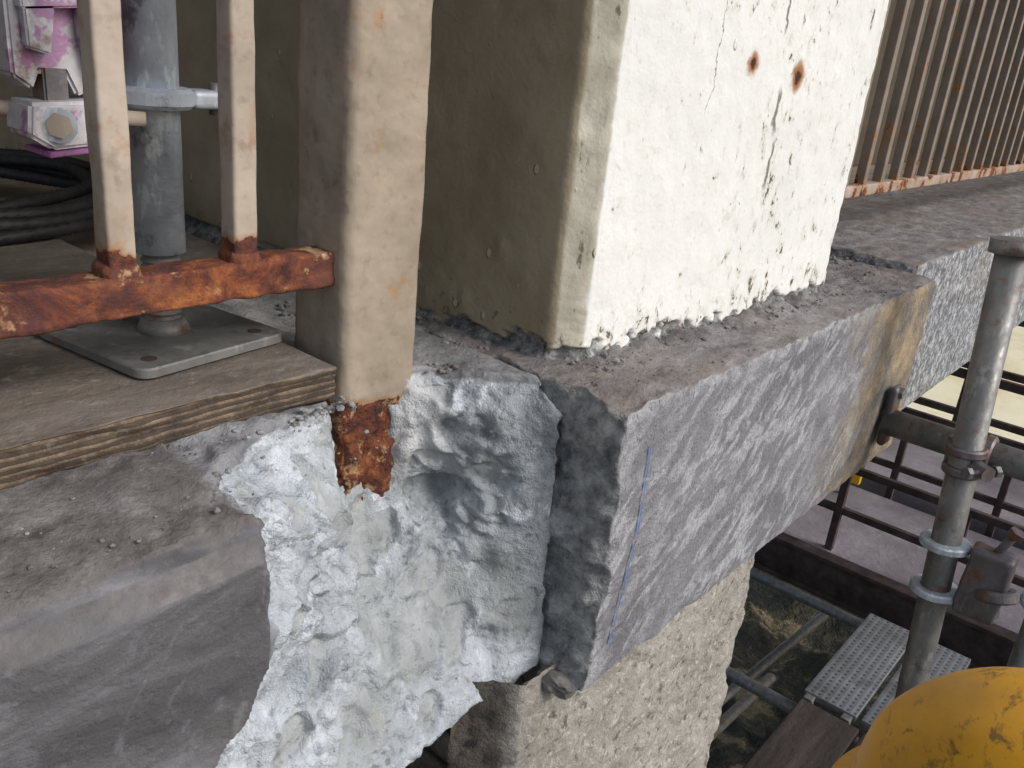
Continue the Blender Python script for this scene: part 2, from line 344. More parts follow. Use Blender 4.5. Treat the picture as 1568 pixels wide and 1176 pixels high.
def hexbolt(name,c,ax,r,L,mat,parent=None):
    c=Vector(c);ax=Vector(ax).normalized()
    tube(name+'_shank',c-ax*L/2,c+ax*L/2,r*.5,mat,parent,12)
    tube(name+'_head',c+ax*(L/2),c+ax*(L/2+r*.8),r,mat,parent,6)
    tube(name+'_nut',c-ax*(L/2-r*.9),c-ax*(L/2-r*.0),r,mat,parent,6)
def coupler(name,c,ax,side,r,mat,parent):
    c=Vector(c);ax=Vector(ax).normalized();side=Vector(side).normalized()
    w=ax.cross(side)
    for k in (-1,1): ring(name+'_band%d'%(k+2),c+ax*k*.045,ax,r*1.0,r*1.32,.04,mat,parent)
    q=c+side*r*1.9
    tube(name+'_lug',c+side*r*1.1,c+side*r*2.3,r*.55,mat,parent,8)
    hexbolt(name+'_bolt',q,w,r*.42,r*2.2,mat,parent)
    tube(name+'_saddle',c-side*r*1.15-ax*.07,c-side*r*1.15+ax*.07,r*.5,mat,parent,8)

# ------------------------------------------------------------ broken beam (grid sweep)
PR=[(-1.2,[(2.6,-.8),(1.7,-.8),(1.3,-.79),(1.16,-.812),(1.10,-.87),(1.10,-1.1),(1.10,-1.4),(1.10,-1.65),(2.3,-1.65)],0),
 (.76,[(2.6,-.8),(1.7,-.8),(1.3,-.79),(1.16,-.812),(1.10,-.87),(1.10,-1.1),(1.10,-1.4),(1.10,-1.65),(2.3,-1.65)],0),
 (.80,[(2.6,-.8),(1.7,-.8),(1.33,-.79),(1.27,-.82),(1.19,-.88),(1.165,-1.08),(1.16,-1.4),(1.13,-1.66),(2.3,-1.69)],1),
 (.90,[(2.6,-.8),(1.7,-.8),(1.38,-.79),(1.32,-.85),(1.23,-.94),(1.20,-1.1),(1.20,-1.35),(1.15,-1.66),(2.3,-1.7)],1),
 (1.03,[(2.6,-.8),(1.8,-.8),(1.44,-.80),(1.40,-.88),(1.31,-1.0),(1.27,-1.14),(1.23,-1.38),(1.15,-1.67),(2.3,-1.7)],1),
 (1.17,[(2.6,-.8),(1.8,-.8),(1.48,-.80),(1.47,-.9),(1.44,-1.04),(1.37,-1.16),(1.24,-1.40),(1.16,-1.68),(2.3,-1.7)],1),
 (1.215,[(2.6,-.8),(1.9,-.8),(1.58,-.80),(1.55,-.9),(1.53,-1.06),(1.48,-1.17),(1.26,-1.42),(1.17,-1.68),(2.3,-1.7)],1),
 (1.38,[(2.6,-.8),(1.9,-.8),(1.58,-.80),(1.55,-.9),(1.53,-1.05),(1.49,-1.17),(1.29,-1.40),(1.18,-1.68),(2.3,-1.7)],1),
 (1.43,[(2.6,-.8),(1.9,-.8),(1.52,-.80),(1.47,-.90),(1.455,-1.0),(1.48,-1.12),(1.31,-1.38),(1.18,-1.67),(2.3,-1.7)],1),
 (1.51,[(2.6,-.8),(1.9,-.79),(1.50,-.80),(1.42,-.89),(1.38,-1.0),(1.44,-1.15),(1.30,-1.38),(1.18,-1.67),(2.3,-1.7)],1),
 (1.59,[(2.6,-.8),(1.9,-.79),(1.42,-.795),(1.32,-.88),(1.29,-1.02),(1.31,-1.18),(1.25,-1.38),(1.17,-1.66),(2.3,-1.7)],1),
 (1.700,[(2.6,-.8),(1.9,-.79),(1.28,-.79),(1.19,-.87),(1.18,-1.02),(1.18,-1.18),(1.17,-1.38),(1.16,-1.65),(2.3,-1.7)],1),
 (1.735,[(2.6,-.8),(1.9,-.8),(1.42,-.81),(1.45,-.9),(1.5,-1.05),(1.5,-1.2),(1.5,-1.38),(1.5,-1.58),(2.3,-1.60)],1),
 (1.9,[(2.6,-.81),(1.9,-.81),(1.5,-.82),(1.5,-.9),(1.5,-1.05),(1.5,-1.2),(1.5,-1.38),(1.5,-1.58),(2.3,-1.60)],1)]
SEG=[14,26,16,16,36,44,46,14]
pp=[]
for i,n in enumerate(SEG):
    for k in range(n): pp.append(i+k/n)
pp.append(len(SEG))
KX=np.array([p[0] for p in PR]); KY=np.array([[q[0] for q in p[1]] for p in PR]); KZ=np.array([[q[1] for q in p[1]] for p in PR]); KF=np.array([p[2] for p in PR],float)
Kp=np.arange(9)
xs=np.concatenate([np.arange(-1.2,.2,.02),np.arange(.2,1.765,.0062)])
nx=len(xs);npn=len(pp)
PY=np.zeros((nx,npn));PZ=np.zeros((nx,npn));PF=np.zeros((nx,npn))
cY=np.array([np.interp(pp,Kp,KY[i]) for i in range(len(PR))]); cZ=np.array([np.interp(pp,Kp,KZ[i]) for i in range(len(PR))])
for j,p in enumerate(pp):
    sk=np.interp(p,[0,2,3,4,5,6,7,8],[-.1,.03,.03,-.02,.02,.22,.37,.4])
    for i,x in enumerate(xs):
        nn=.045*fbm(x*6,p*1.3,3.1,3)
        xl=x+sk*sst(1.15,.85,x)+nn*(1 if x<1.1 else .45-.35*sst(1.6,1.68,x))
        k=min(max(np.searchsorted(KX,xl)-1,0),len(KX)-2); t=min(max((xl-KX[k])/(KX[k+1]-KX[k]),0),1)
        PY[i,j]=cY[k,j]*(1-t)+cY[k+1,j]*t; PZ[i,j]=cZ[k,j]*(1-t)+cZ[k+1,j]*t; PF[i,j]=KF[k]*(1-t)+KF[k+1]*t
PX=np.repeat(xs[:,None],npn,1)
P3=np.stack([PX,PY,PZ],-1)
Ps=P3.copy()
for _ in range(8):
    Ps[1:-1]=(Ps[:-2]+Ps[1:-1]*2+Ps[2:])/4; Ps[:,1:-1]=(Ps[:,:-2]+Ps[:,1:-1]*2+Ps[:,2:])/4
du=np.gradient(Ps,axis=0);dv=np.gradient(Ps,axis=1); NN=np.cross(dv,du); NN/=np.linalg.norm(NN,axis=-1,keepdims=True)+1e-9
if NN[5,npn//2,1]>0: NN=-NN
V=[];fr=[];cav_shade=[];smo=[]
S2=sum(SEG[:2])
def g2(x,z,cx,cz,wx,wz): return math.exp(-((x-cx)/wx)**2-((z-cz)/wz)**2)
for i in range(nx):
    for j in range(npn):
        x,y,z=P3[i,j];f=PF[i,j];n=NN[i,j]; so=0
        if f>.02:
            L=fbm(x*3.4+4,y*3.4,z*3.4,3,.45)
            L2=fbm(x*8+1,y*8,z*8,2,.5)
            c2=noise.voronoi((x*10+.8*L2,y*10,z*10+.5*L))[0]; cell=min(.45,c2[1]-c2[0])
            c3=noise.voronoi((x*26,y*26,z*26))[0]
            fine=fbm(x*20,y*20,z*20,5,.64)
            damp=.35+.65*sst(1.74,1.5,x) if x>1.5 else 1
            if 1.2<x<1.43 and z>-1.18 and n[2]<.6: damp*=.55
            top=1. if (z>-.83 and n[2]>.5) else 0.
            a=(1-.45*top)*damp
            lobe=.035*g2(x,z,1.28,-1.44,.13,.10)-.06*g2(x,z,1.52,-1.13,.04,.045)-.035*g2(x,z,1.42,-1.24,.05,.03)-.03*g2(x,z,1.60,-1.10,.03,.05)
            lobe-=.035*g2(x,z,1.1,-1.48,.09,.11); lobe+=.02*g2(x,z,1.12,-1.2,.06,.08)-.04*g2(x,z,1.46,-1.36,.06,.07)+.02*g2(x,z,1.52,-1.28,.05,.03)
            hol=-.028*sst(.12,.5,L2)
            so=max(g2(x,z,1.28,-1.42,.14,.11),g2(x,z,1.46,-1.36,.08,.09),g2(x,z,1.1,-1.5,.11,.13),g2(x,z,1.6,-1.35,.07,.12),sst(.15,.45,L2)*.8)
            so=min(1,max(0,so*1.35-.12+.35*L2))*(1-top)
            rgh=(.40+.55*sst(-.25,.15,fbm(x*4,y*4+5,z*4,2)))*(1-.68*so)
            d=f*(a*(.045*L+.026*L2+hol+rgh*(.034*(cell-.2)+.011*(c3[0]-.4)+.017*fine))+lobe*(1-top))
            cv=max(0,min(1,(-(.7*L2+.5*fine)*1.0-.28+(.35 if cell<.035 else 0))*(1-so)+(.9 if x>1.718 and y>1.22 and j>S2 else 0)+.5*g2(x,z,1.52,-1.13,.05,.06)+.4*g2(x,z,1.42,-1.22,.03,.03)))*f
        else:
            d=.004*fbm(x*8,y*8,z*8,4,.6)+(.008*fbm(x*14,y*14,1.3,4,.6)+.006 if (z>-.83 and y>1.1) else 0);cv=0
        V.append((x+n[0]*d,y+n[1]*d,z+n[2]*d))
        fr.append(f*(1-.7*(1 if (z>-.81 and n[2]>.6) else 0)));cav_shade.append(cv);smo.append(so*f)
F=[[i*npn+j,i*npn+j+1,(i+1)*npn+j+1,(i+1)*npn+j] for i in range(nx-1) for j in range(npn-1)]
beam=obj('broken_concrete_beam',V,F,CORE,True,None,{'fresh':fr,'cav_shade':cav_shade,'smo':smo}); fixn(beam)

# ------------------------------------------------------------ fascia block / far block
def colY_(x): return 1.29-.045*(x-1.9)
def slabwarp(end,er,ea,zt):
    def w(p):
        x,y,z=p
        fall=sst(end+.30,end,x)
        A=fbm(y*9,z*5,1.7,4,.6)
        c=noise.voronoi((y*9,z*7,.5))[0][0]; c2=noise.voronoi((y*22,z*18,.5))[0][0]
        x+=fall*(ea*A+ea*1.3*(c-.4)+ea*.7*(c2-.4)-ea*1.0*sst(-1.35,-1.62,z)+ea*.8*(1 if -1.36<z<-1.26 else 0)+ea*.5*fbm(y*30,z*30,2,3))
        g=fbm(x*7,y*7,z*7,4,.6)
        if z>zt-.03:
            z+=.010*g+.006*fbm(x*25,y*25,2.,3)
            yc=colY_(x)
            if y>yc-.13: z+=.036*sst(yc-.11,yc-.02,y)*sst(1.9,2.0,x)*sst(3.65,3.4,x)*(.10+abs(fbm(x*9,y*9,4.,4,.65)))
            if y<1.03: y+=er*.6*abs(fbm(x*14,z*14,5.,3)); z-=er*.8*abs(fbm(x*11,3.,5.,4))
        elif z<-1.62: z+=er*.9*fbm(x*6,y*3,3.,4,.6)
        else: y+=.003*g
        return (x,y,z)
    return w
rbox('repaired_slab_edge',(1.72,4.30,1.0,2.7,-1.65,-.795),FAS,.008,(.016,.020,.016),None,None,True,slabwarp(1.72,.016,.026,-.795))
rbox('speckled_slab_edge',(4.303,14,1.10,2.72,-1.62,-.757),BLK,.02,.06,None,None,True,slabwarp(4.303,.03,.03,-.757))
rbox('balcony_floor',(-6,30,2.65,9,-1.66,-.812),FLOOR,.01,1.5)
def rock(V,F,c,r,sq=(1,1,.6),sub=None):
    b=len(V); bm=bmesh.new(); bmesh.ops.create_icosphere(bm,subdivisions=sub or (1 if r<.02 else 2),radius=1)
    s=random.uniform(0,99);rot=Matrix.Rotation(random.uniform(0,6.3),3,'Z')@Matrix.Rotation(random.uniform(-.5,.5),3,'X')
    for v in bm.verts:
        k=1+.45*nz((v.co.x*1.3+s,v.co.y*1.3,v.co.z*1.3))+(.15*nz((v.co.x*4+s,v.co.y*4,v.co.z*4)) if sub else 0); q=rot@Vector((v.co.x*sq[0]*k,v.co.y*sq[1]*k,v.co.z*sq[2]*k)); V.append((c[0]+q.x*r,c[1]+q.y*r,c[2]+q.z*r))
    for f in bm.faces: F.append([b+v.index for v in f.verts])
    bm.free()
V=[];F=[]
rock(V,F,(1.70,1.09,-1.655),.055,(1.3,1.0,.6),3); obj('loose_concrete_chip',V,F,DRK,False)
V=[];F=[]
def scat(n,xr,yr,z,r0,r1):
    for i in range(n):
        r=r0*(r1/r0)**(random.random()**3); rock(V,F,(random.uniform(*xr),random.uniform(*yr),z+r*.15),r)
scat(300,(-.2,.80),(1.18,1.47),-.795,.002,.009)
scat(160,(.75,1.2),(1.42,1.48),-.80,.003,.012)
scat(420,(1.48,1.82),(1.45,2.2),-.80,.003,.018)
for i in range(420):
    x=random.uniform(1.85,3.5); r=.003*4**(random.random()**3); rock(V,F,(x,colY_(x)-random.random()**1.6*.09,-.787+r*.15),r)
scat(260,(1.75,4.3),(1.03,1.20),-.79,.002,.006)
scat(170,(3.55,4.3),(1.2,1.6),-.79,.003,.014)
obj('concrete_rubble',V,F,DRK,False)
V=[];F=[]
scat(200,(.0,1.17),(1.5,2.4),-.720,.0015,.005)
scat(40,(.3,1.15),(1.2,1.46),-.79,.003,.009); scat(40,(.9,1.2),(1.4,1.47),-.79,.004,.012)
obj('pale_concrete_crumbs',V,F,BRK,False)

def bl(name,pts,wd):
    V=[];F=[];Q=[]
    for a,b in zip(pts[:-1],pts[1:]):
        for k in range(8): Q.append((a[0]+(b[0]-a[0])*k/8,a[1]+(b[1]-a[1])*k/8))
    Q.append(pts[-1])
    for i,(x,z) in enumerate(Q):
        ww=wd*(.6+.9*nz((x*30,z*30,0))); x+=.004*nz((z*9,1,1))
        V+= [(x-ww,.9935,z),(x+ww,.9935,z)]
    for i in range(len(Q)-1):
        if i%11!=7: F.append([2*i,2*i+1,2*i+3,2*i+2])
    return obj(name,V,F,BLUE,False)
bl('blue_marking_line',[(1.837,-.924),(1.845,-1.03),(1.847,-1.18),(1.83,-1.29),(1.815,-1.40),(1.79,-1.53)],.0042)

# ------------------------------------------------------------ column
path=[]
for y in list(np.arange(6.2,2.4,-.15))+list(np.arange(2.4,1.36,-.016)): path.append((1.83,y,(-1,0)))
for t in np.linspace(0,1,7): path.append((1.83+.07*t,1.36-.07*t,(-.7,-.7)))
for x in np.arange(1.91,3.46,.009): path.append((x,colY_(x),(0,-1)))
for t in np.linspace(0,1,4): path.append((3.465+.005*t,1.22+.005*t,(.7,-.7)))
for y in list(np.arange(1.24,2,.05))+[3,4.5,6.2]: path.append((3.47,y,(1,0)))
zs=list(np.arange(-.85,-.6,.0045))+list(np.arange(-.6,.5,.014))+[.6,.8,1.2,2,3.5,4.5]
V=[];foot=[]
for (x,y,n) in path:
    for z in zs:
        g=fbm(x*5,y*5,z*4,3); f2=fbm(x*18,y*18,z*14,3)
        side=n[0]<-.9
        ed_=abs(x-1.865)<.06 and y<1.45
        d=(.002 if ed_ else .003)*g+(.0022)*f2
        bl_=noise.voronoi((x*8,y*8,z*5))[0][0]
        if side: d+=.006*sst(.22,.05,bl_)
        vv=noise.voronoi((x*22,y*22,z*22))[0]
        edge=-.768+.028*fbm(x*3.5,y*3.5,1.,3,.5)+.028*fbm(x*20,y*20,z*20,3,.6)+.03*(vv[0]-.35)
        ft=sst(edge+.003,edge-.003,z)
        d-=ft*(.010+.020*abs(f2))-ft*.03*sst(-.76,-.81,z)
        if abs(n[0])>.5 and abs(n[1])>.5: d-=.008*max(0,fbm(x*12,y*12,z*12,3,.6)) 
        x2=x-.010*abs(fbm(z*12,1,2,4,.6)) if x>3.42 else x
        V.append((x2+n[0]*d,y+n[1]*d,z)); foot.append(ft)
nzs=len(zs)
F=[[i*nzs+j,(i+1)*nzs+j,(i+1)*nzs+j+1,i*nzs+j+1] for i in range(len(path)-1) for j in range(nzs-1)]
fo=obj('painted_concrete_column',V,F,COLM,True,None,{'foot':foot}); fixn(fo)

# pillar below the slab
pth=[(1.46,2.6,(-1,0)),(1.44,1.6,(-1,0)),(1.43,1.24,(-1,0))]+[(1.43+.13*t,1.24-.14*t,(-.7,-.7)) for t in np.linspace(0,1,12)]+[(x,1.10,(0,-1)) for x in np.arange(1.575,3.09,.015)]+[(3.1,1.12,(1,0)),(3.1,1.5,(1,0)),(3.1,2.6,(1,0))]
zs=[-11.2,-9,-6,-4.5]+list(np.arange(-3.6,-1.6,.015)); V=[]
for (x,y,n) in pth:
    for z in zs:
        d=.012*fbm(x*10,y*10,z*10,4,.65)-.016*sst(.25,.1,noise.voronoi((x*20,y*20,z*20))[0][0])
        ex=(.03*fbm(z*4,1,1,4,.6) if x>3.05 else 0)
        V.append((x+n[0]*d+ex,y+n[1]*d,z))
k=len(zs); F=[[i*k+j,(i+1)*k+j,(i+1)*k+j+1,i*k+j+1] for i in range(len(pth)-1) for j in range(k-1)]
fixn(obj('concrete_pillar',V,F,PIL))

# ------------------------------------------------------------ railing left
rl=empty('steel_railing')
PM=rust_paint('post_paint',(.355,.295,.228),-.90,-.80,.27,.95,(.405,.34,.268),rs=22,dark=.4,fleck=1); BM=rust_paint('baluster_paint',(.43,.36,.29),-.475,-.38,.31,.8,(.49,.415,.345))
RM=rust_paint('rusted_rail',(.52,.42,.30),-5,-4,.61,.9,rs=11,dark=.7)
FM=rust_paint('baluster_far_paint',(.25,.205,.17),-.50,-.40,.33,.5); FR=rust_paint('far_rail_paint',(.44,.355,.30),-5,-4,.45,.9)
def lump(a,f=6): 
    return lambda p: a*fbm(p[0]*f,p[1]*f,p[2]*f*.8,3)
def postd(p):
    d=.0035*fbm(p[0]*5,p[1]*5,p[2]*5,2)+.0018*fbm(p[0]*22,p[1]*22,p[2]*18,3)
    if p[2]<-.82:
        k=sst(-.82,-.88,p[2]); vv=noise.voronoi((p[0]*18,p[1]*18,p[2]*14))[0]
        d+=k*(.020*fbm(p[0]*12,p[1]*12,p[2]*12,4,.65)-.010+.018*(vv[1]-vv[0]-.25))
    return d
rbox('post',(1.232,1.472,1.5,1.71,-1.19,2.0),PM,.030,(.01,.014,.01),postd,rl)
def rotted(p):
    return .006*fbm(p[0]*14,p[1]*14,p[2]*14,4,.6)
rbox('bottom_rail',(-1.4,1.236,1.545,1.622,-.545,-.465),RM,.009,.012,rotted,rl)
for i in range(-6,2):
    x=.747+.263*i
    rbox('baluster_%d'%(i+7),(x-.028,x+.028,1.555,1.611,-.47,2.0),BM,.009,.02 if i>-3 else .3,lump(.0025,9),rl)
rbox('top_rail',(-1.4,1.222,1.545,1.622,2.0,2.08),BM,.009,.3,None,rl)
for i in (-1,0,1):
    x=.747+.263*i
    rbox('weld_%d'%(i+2),(x-.037,x+.037,1.549,1.618,-.49,-.44),RM,.02,.01,rotted,rl)
# railing right
rr=empty('steel_railing')
rbox('bottom_rail',(3.48,26,1.55,1.62,-.53,-.47),FR,.008,.08,None,rr)
rbox('top_rail',(3.48,26,1.55,1.62,2.0,2.08),FR,.008,.5,None,rr)
x=3.64;i=0
while x<26:
    rbox('baluster_%d'%i,(x-.026,x+.026,1.56,1.61,-.475,2.0),FM,.006,.4,None,rr); x+=.263;i+=1

def plyw(p):
    x,y,z=p
    e=sst(.08,.0,min(abs(y-1.48),9))
    return (x+.004*nz((y*20,z*50,1)),y+e*.010*fbm(x*12,z*60,2.,3),z+.002*fbm(x*3,y*3,0,2))
rbox('plywood_sheet',(-3,1.19,1.48,5.6,-.792,-.715),PLY,.003,(.02,.06,.010),None,None,True,plyw)
# ------------------------------------------------------------ base jack
bj=empty('scaffold_base_jack')
A=math.radians(8); cx,cy=.972,1.845
V=[];F=[];h=.2;n=8;rc=.035;prof=[]
for qx,qy,a0 in ((1,1,0),(-1,1,90),(-1,-1,180),(1,-1,270)):
    for k in range(n+1):
        a=math.radians(a0+90*k/n); prof.append((qx*(h-rc)+rc*math.cos(a),qy*(h-rc)+rc*math.sin(a)))
for z in (-.709,-.692,-.688):
    for (a,b) in prof:
        s=.985 if z>-.69 else 1; a*=s;b*=s
        V.append((cx+a*math.cos(A)-b*math.sin(A),cy+a*math.sin(A)+b*math.cos(A),z))
L=len(prof)
for r in range(2):
    for k in range(L): F.append([r*L+k,r*L+(k+1)%L,(r+1)*L+(k+1)%L,(r+1)*L+k])
F.append([2*L+k for k in range(L)]);F.append([k for k in range(L)][::-1])
PLT=galv('dirty_steel_plate',(.20,.20,.195),.2,metal=.2)
obj('plate',V,F,PLT,False,bj)
for qx,qy in ((1,1),(-1,1),(-1,-1),(1,-1)):
    a,b=qx*.145,qy*.145; X_=cx+a*math.cos(A)-b*math.sin(A);Y_=cy+a*math.sin(A)+b*math.cos(A)
    tube('hole_%d%d'%(qx+1,qy+1),(X_,Y_,-.6885),(X_,Y_,-.6870),.017,BEAM,bj,20)
tube('weld',(cx,cy,-.69),(cx,cy,-.655),lambda t:.062-.014*t,PLT,bj)
n=90; sweep('threaded_stem',[(cx,cy,-.66+.26*i/n) for i in range(n+1)],lambda t:.040+.003*math.sin(t*n*1.2),PLT,20,parent=bj)
tube('tube',(cx,cy,-.50),(cx,cy,2.4),.0555,GAL,bj,32)
ring('collar',(cx,cy,-.165),(0,0,1),.055,.086,.042,GAL,bj)
rbox('collar_lug',(cx+.07,cx+.17,cy-.05,cy+.02,-.186,-.146),GAL,.012,.02,None,bj)
tube('lug_pin',(cx+.14,cy-.015,-.20),(cx+.14,cy-.015,-.13),.014,DK,bj,12)
# coupler at top left
cp=empty('scaffold_coupler')
CX,CY=.022,-.018
def frus(name,pts,y0,y1,mat,be=.006):
    bm=bmesh.new(); vs=[bm.verts.new((p[0]+CX,y0+CY,p[1])) for p in pts]; f=bm.faces.new(vs)
    r=bmesh.ops.extrude_face_region(bm,geom=[f]); 
    for v in r['geom']:
        if isinstance(v,bmesh.types.BMVert): v.co.y=y1+CY
    bmesh.ops.recalc_face_normals(bm,faces=bm.faces)
    bmesh.ops.bevel(bm,geom=bm.edges[:],offset=be,segments=2,affect='EDGES')
    bm.verts.index_update(); V=[tuple(v.co) for v in bm.verts]; F=[[v.index for v in f.verts] for f in bm.faces]; bm.free()
    return obj(name,V,F,mat,False,cp)
frus('body',[(.650,.24),(.805,.24),(.826,.02),(.808,-.145),(.765,-.165),(.745,-.12),(.70,-.12),(.685,-.155),(.650,-.13)],1.80,1.88,GALP)
frus('side_plate',[(.800,.24),(.814,.24),(.837,.02),(.818,-.150),(.808,-.150),(.824,.02)],1.77,1.885,PUR,.003)
frus('cheek',[(.665,.20),(.712,.20),(.727,.0),(.712,-.09),(.672,-.08)],1.772,1.80,GALP,.004)
frus('rib',[(.765,.24),(.788,.24),(.80,.0),(.785,-.13),(.768,-.04)],1.765,1.80,GALP,.004)
frus('cross_rib',[(.665,-.015),(.80,.0),(.80,.018),(.665,.005)],1.768,1.80,GALP,.004)
frus('jaw',[(.665,-.175),(.805,-.168),(.828,-.205),(.815,-.250),(.70,-.262),(.658,-.235)],1.772,1.88,GALP,.007)
frus('jaw_edge',[(.69,-.265),(.818,-.253),(.816,-.262),(.69,-.275)],1.768,1.885,PUR,.002)
frus('neck',[(.705,-.11),(.75,-.11),(.75,-.18),(.705,-.18)],1.80,1.86,DK,.004)
hexbolt('bolt',(.735+CX,1.835+CY,-.214),(-.35,-1,0),.024,.13,BM,cp)
tube('bolt_washer',(.714+CX,1.776+CY,-.214),(.709+CX,1.763+CY,-.214),.033,GAL,cp,20)
tube('pin',(.50,1.93,-.19),(.92,1.78,-.205),.015,BM,cp,14)
hexbolt('upper_bolt',(.745,1.84,.06),(-.35,-1,0),.022,.10,GAL,cp)
tube('hanger_rod',(.735,1.85,.15),(.735,1.85,2.4),.03,GALP,cp,16)
tube('arm',(.35,2.02,-.02),(.70,1.85,-.02),.032,DK,cp,16)
# wire rope coil
rc=empty('wire_rope_coil')
for k in range(9):
    R=.60+.045*(k%5)+.01*random.random(); zc=-.69+.036*(k//5)+.022*(k%2); ph=random.random()*6; n=420
    pts=[(1.0+.02*math.sin(k)+(R+.015*math.sin(3*a+ph))*math.cos(a),3.65+(R+.015*math.sin(2*a+ph))*math.sin(a),zc+.006*math.sin(5*a+ph)) for a in [2*math.pi*i/n for i in range(n)]]
    pts=[(min(p[0],1.80),p[1],p[2]) for p in pts]
    sweep('loop_%d'%k,pts,.021,ROPE,18,True,rc,twist=2*math.pi*6*20/n)

# ------------------------------------------------------------ scaffold right
sf=empty('tube_scaffold')
a=Vector((3.85,.66,-.50));b=Vector((3.85,.516,-2.61)); d=(b-a).normalized(); bb=a+d*((-11.0-a.z)/d.z)
tube('standard',a,bb,.062,GALD,sf,28,6)
tube('standard_cap',a-d*.006,a+d*.05,.088,GALD,sf,28)
tube('ledger',(3.97,.975,-1.415),(3.97,-2.5,-1.42),.062,GALD,sf,28,4)
rbox('ledger_end_plate',(3.93,4.03,.955,.985,-1.53,-1.24),DK,.02,.03,None,sf)
tube('ledger_plate_bolt',(3.98,.96,-1.27),(3.98,.93,-1.27),.03,GALD,sf,6)
coupler('right_angle_coupler',a+d*.93,d,(-.6,-.8,.0),.062,DK,sf)
ring('ledger_band_a',(3.97,.63,-1.417),(0,1,0),.062,.085,.045,DK,sf);ring('ledger_band_b',(3.97,.54,-1.417),(0,1,0),.062,.085,.045,DK,sf)
for q in (1.33,1.56): ring('clamp_ring_%d'%int(q*100),a+d*q,d,.063,.105,.035,GAL,sf)
s0=a+d*1.44
rbox('swivel_block',(s0.x-.06,s0.x+.06,s0.y-.27,s0.y-.10,s0.z-.16,s0.z+.16),DK,.02,.03,lump(.012,9),sf)
hexbolt('swivel_bolt',(s0.x,s0.y-.2,s0.z+.18),(0,-.4,1),.035,.16,DK,sf)
ring('swivel_band',(s0.x-.02,s0.y-.24,s0.z-.02),(.2,.3,1),.05,.085,.05,DK,sf)
tube('second_standard',(4.4,.17,-1.9),(4.3,.13,-11),.062,GALD,sf,24,3)
rbox('second_clamp',(4.31,4.47,.05,.27,-2.06,-1.86),DK,.04,.03,lump(.012,9),sf)
ring('second_ring',(4.39,.17,-2.2),(0,0,1),.063,.105,.04,GAL,sf)
tube('low_brace',(7.5,3.9,-8.6),(13,3.3,-8.2),.075,GALD,sf,16)
tube('low_transom',(7.93,4.6,-6.25),(7.93,-3,-6.25),.07,GALD,sf,16)
tube('low_brace_b',(5.5,3.0,-7.2),(10,3.0,-7.6),.07,GALD,sf,16)
tube('low_transom_b',(10.05,4.6,-6.25),(10.05,-3,-6.25),.07,GALD,sf,16)

# ------------------------------------------------------------ lower walkway, ground
rbox('walkway',(10.95,13.4,-12,9,-6.4,-6.0),WALK,.02,1.2)
rbox('walkway',(13.9,17.5,-12,9,-6.4,-6.0),WALK,.02,1.2)
wb=empty('walkway_beam')
rbox('flange_top',(10.72,10.94,-12,9,-6.02,-5.96),BEAM,.01,2,None,wb); rbox('web',(10.80,10.86,-12,9,-6.5,-6.02),BEAM,.01,2,None,wb); rbox('flange_bottom',(10.72,10.94,-12,9,-6.56,-6.5),BEAM,.01,2,None,wb)
def guard(x,z,h,name,y0=-12,y1=9,stp=1.5,w=.05):
    g=empty(name)
    y=y0
    i=0
    while y<y1:
        rbox('post_%d'%i,(x-w,x+w,y-w,y+w,z,z+h),BEAM,.01,.6,None,g); y+=stp;i+=1
    for k,q in enumerate((.5,1.0)): rbox('rail_%d'%k,(x-w*.8,x+w*.8,y0,y1,z+h*q-w,z+h*q+w),BEAM,.01,2,None,g)
guard(11.1,-6,1.25,'walkway_guardrail'); guard(13.65,-6.5,1.9,'walkway_guardrail'); guard(17.3,-6,2.4,'walkway_guardrail',w=.08)
guard(24,-9,2.6,'yard_fence',-14,16,2.2,.09)
hz=empty('hazard_barrier'); rbox('board',(12.9,13.0,3.3,5.2,-5.75,-5.35),HAZ,.01,.5,None,hz); rbox('leg_1',(12.92,12.98,3.5,3.56,-6,-5.75),BEAM,.01,.5,None,hz); rbox('leg_2',(12.92,12.98,4.9,4.96,-6,-5.75),BEAM,.01,.5,None,hz)
pk=empty('perforated_scaffold_plank'); rbox('deck',(8.0,10.0,1.47,2.03,-6.08,-6.0),PERF,.01,.5,None,pk); rbox('deck_b',(8.0,10.0,.86,1.42,-6.08,-6.0),PERF,.01,.5,None,pk)
rbox('hook_a',(7.9,8.0,1.5,1.6,-6.15,-6.02),GALD,.01,.1,None,pk);rbox('hook_b',(7.9,8.0,1.9,2.0,-6.15,-6.02),GALD,.01,.1,None,pk)
rbox('timber_scaffold_board',(5.4,7.85,1.38,2.0,-6.1,-6.0),BOARD,.02,.3)
rbox('timber_scaffold_board',(5.4,7.85,.72,1.34,-6.1,-6.0),BOARD,.02,.3)
rbox('sandy_yard',(21,70,-60,60,-10.96,-10.55),PALE,.01,20)
V=[];F=[]
gx=[-400,-100,-30]+list(np.arange(-10,26,.25))+[31,60,150,400]; gy=[-400,-100,-30]+list(np.arange(-12,14,.25))+[60,150,400]
for x in gx:
    for y in gy: V.append((x,y,-11+(.35*max(-.2,fbm(x*.7,y*.7,0,5,.55)) if -10<=x<20.5 and abs(y)<14 else 0)))
k=len(gy);F=[[i*k+j,(i+1)*k+j,(i+1)*k+j+1,i*k+j+1] for i in range(len(gx)-1) for j in range(k-1)]
obj('ground',V,F,MUD)
bd=empty('concrete_building')
rbox('rear_wall_a',(-6,1.83,6.2,6.5,-.81,4.5),OLW,.01,1,None,bd)
rbox('rear_wall_b',(3.47,30,3.4,3.7,-.81,4.5),DWALL,.01,1,None,bd)
rbox('overhead_sky_blocker',(-6,30,.8,9,4.5,5.1),CLAD,.01,2,None,bd)  # unseen slab overhead, added to block sky and grade the light inside

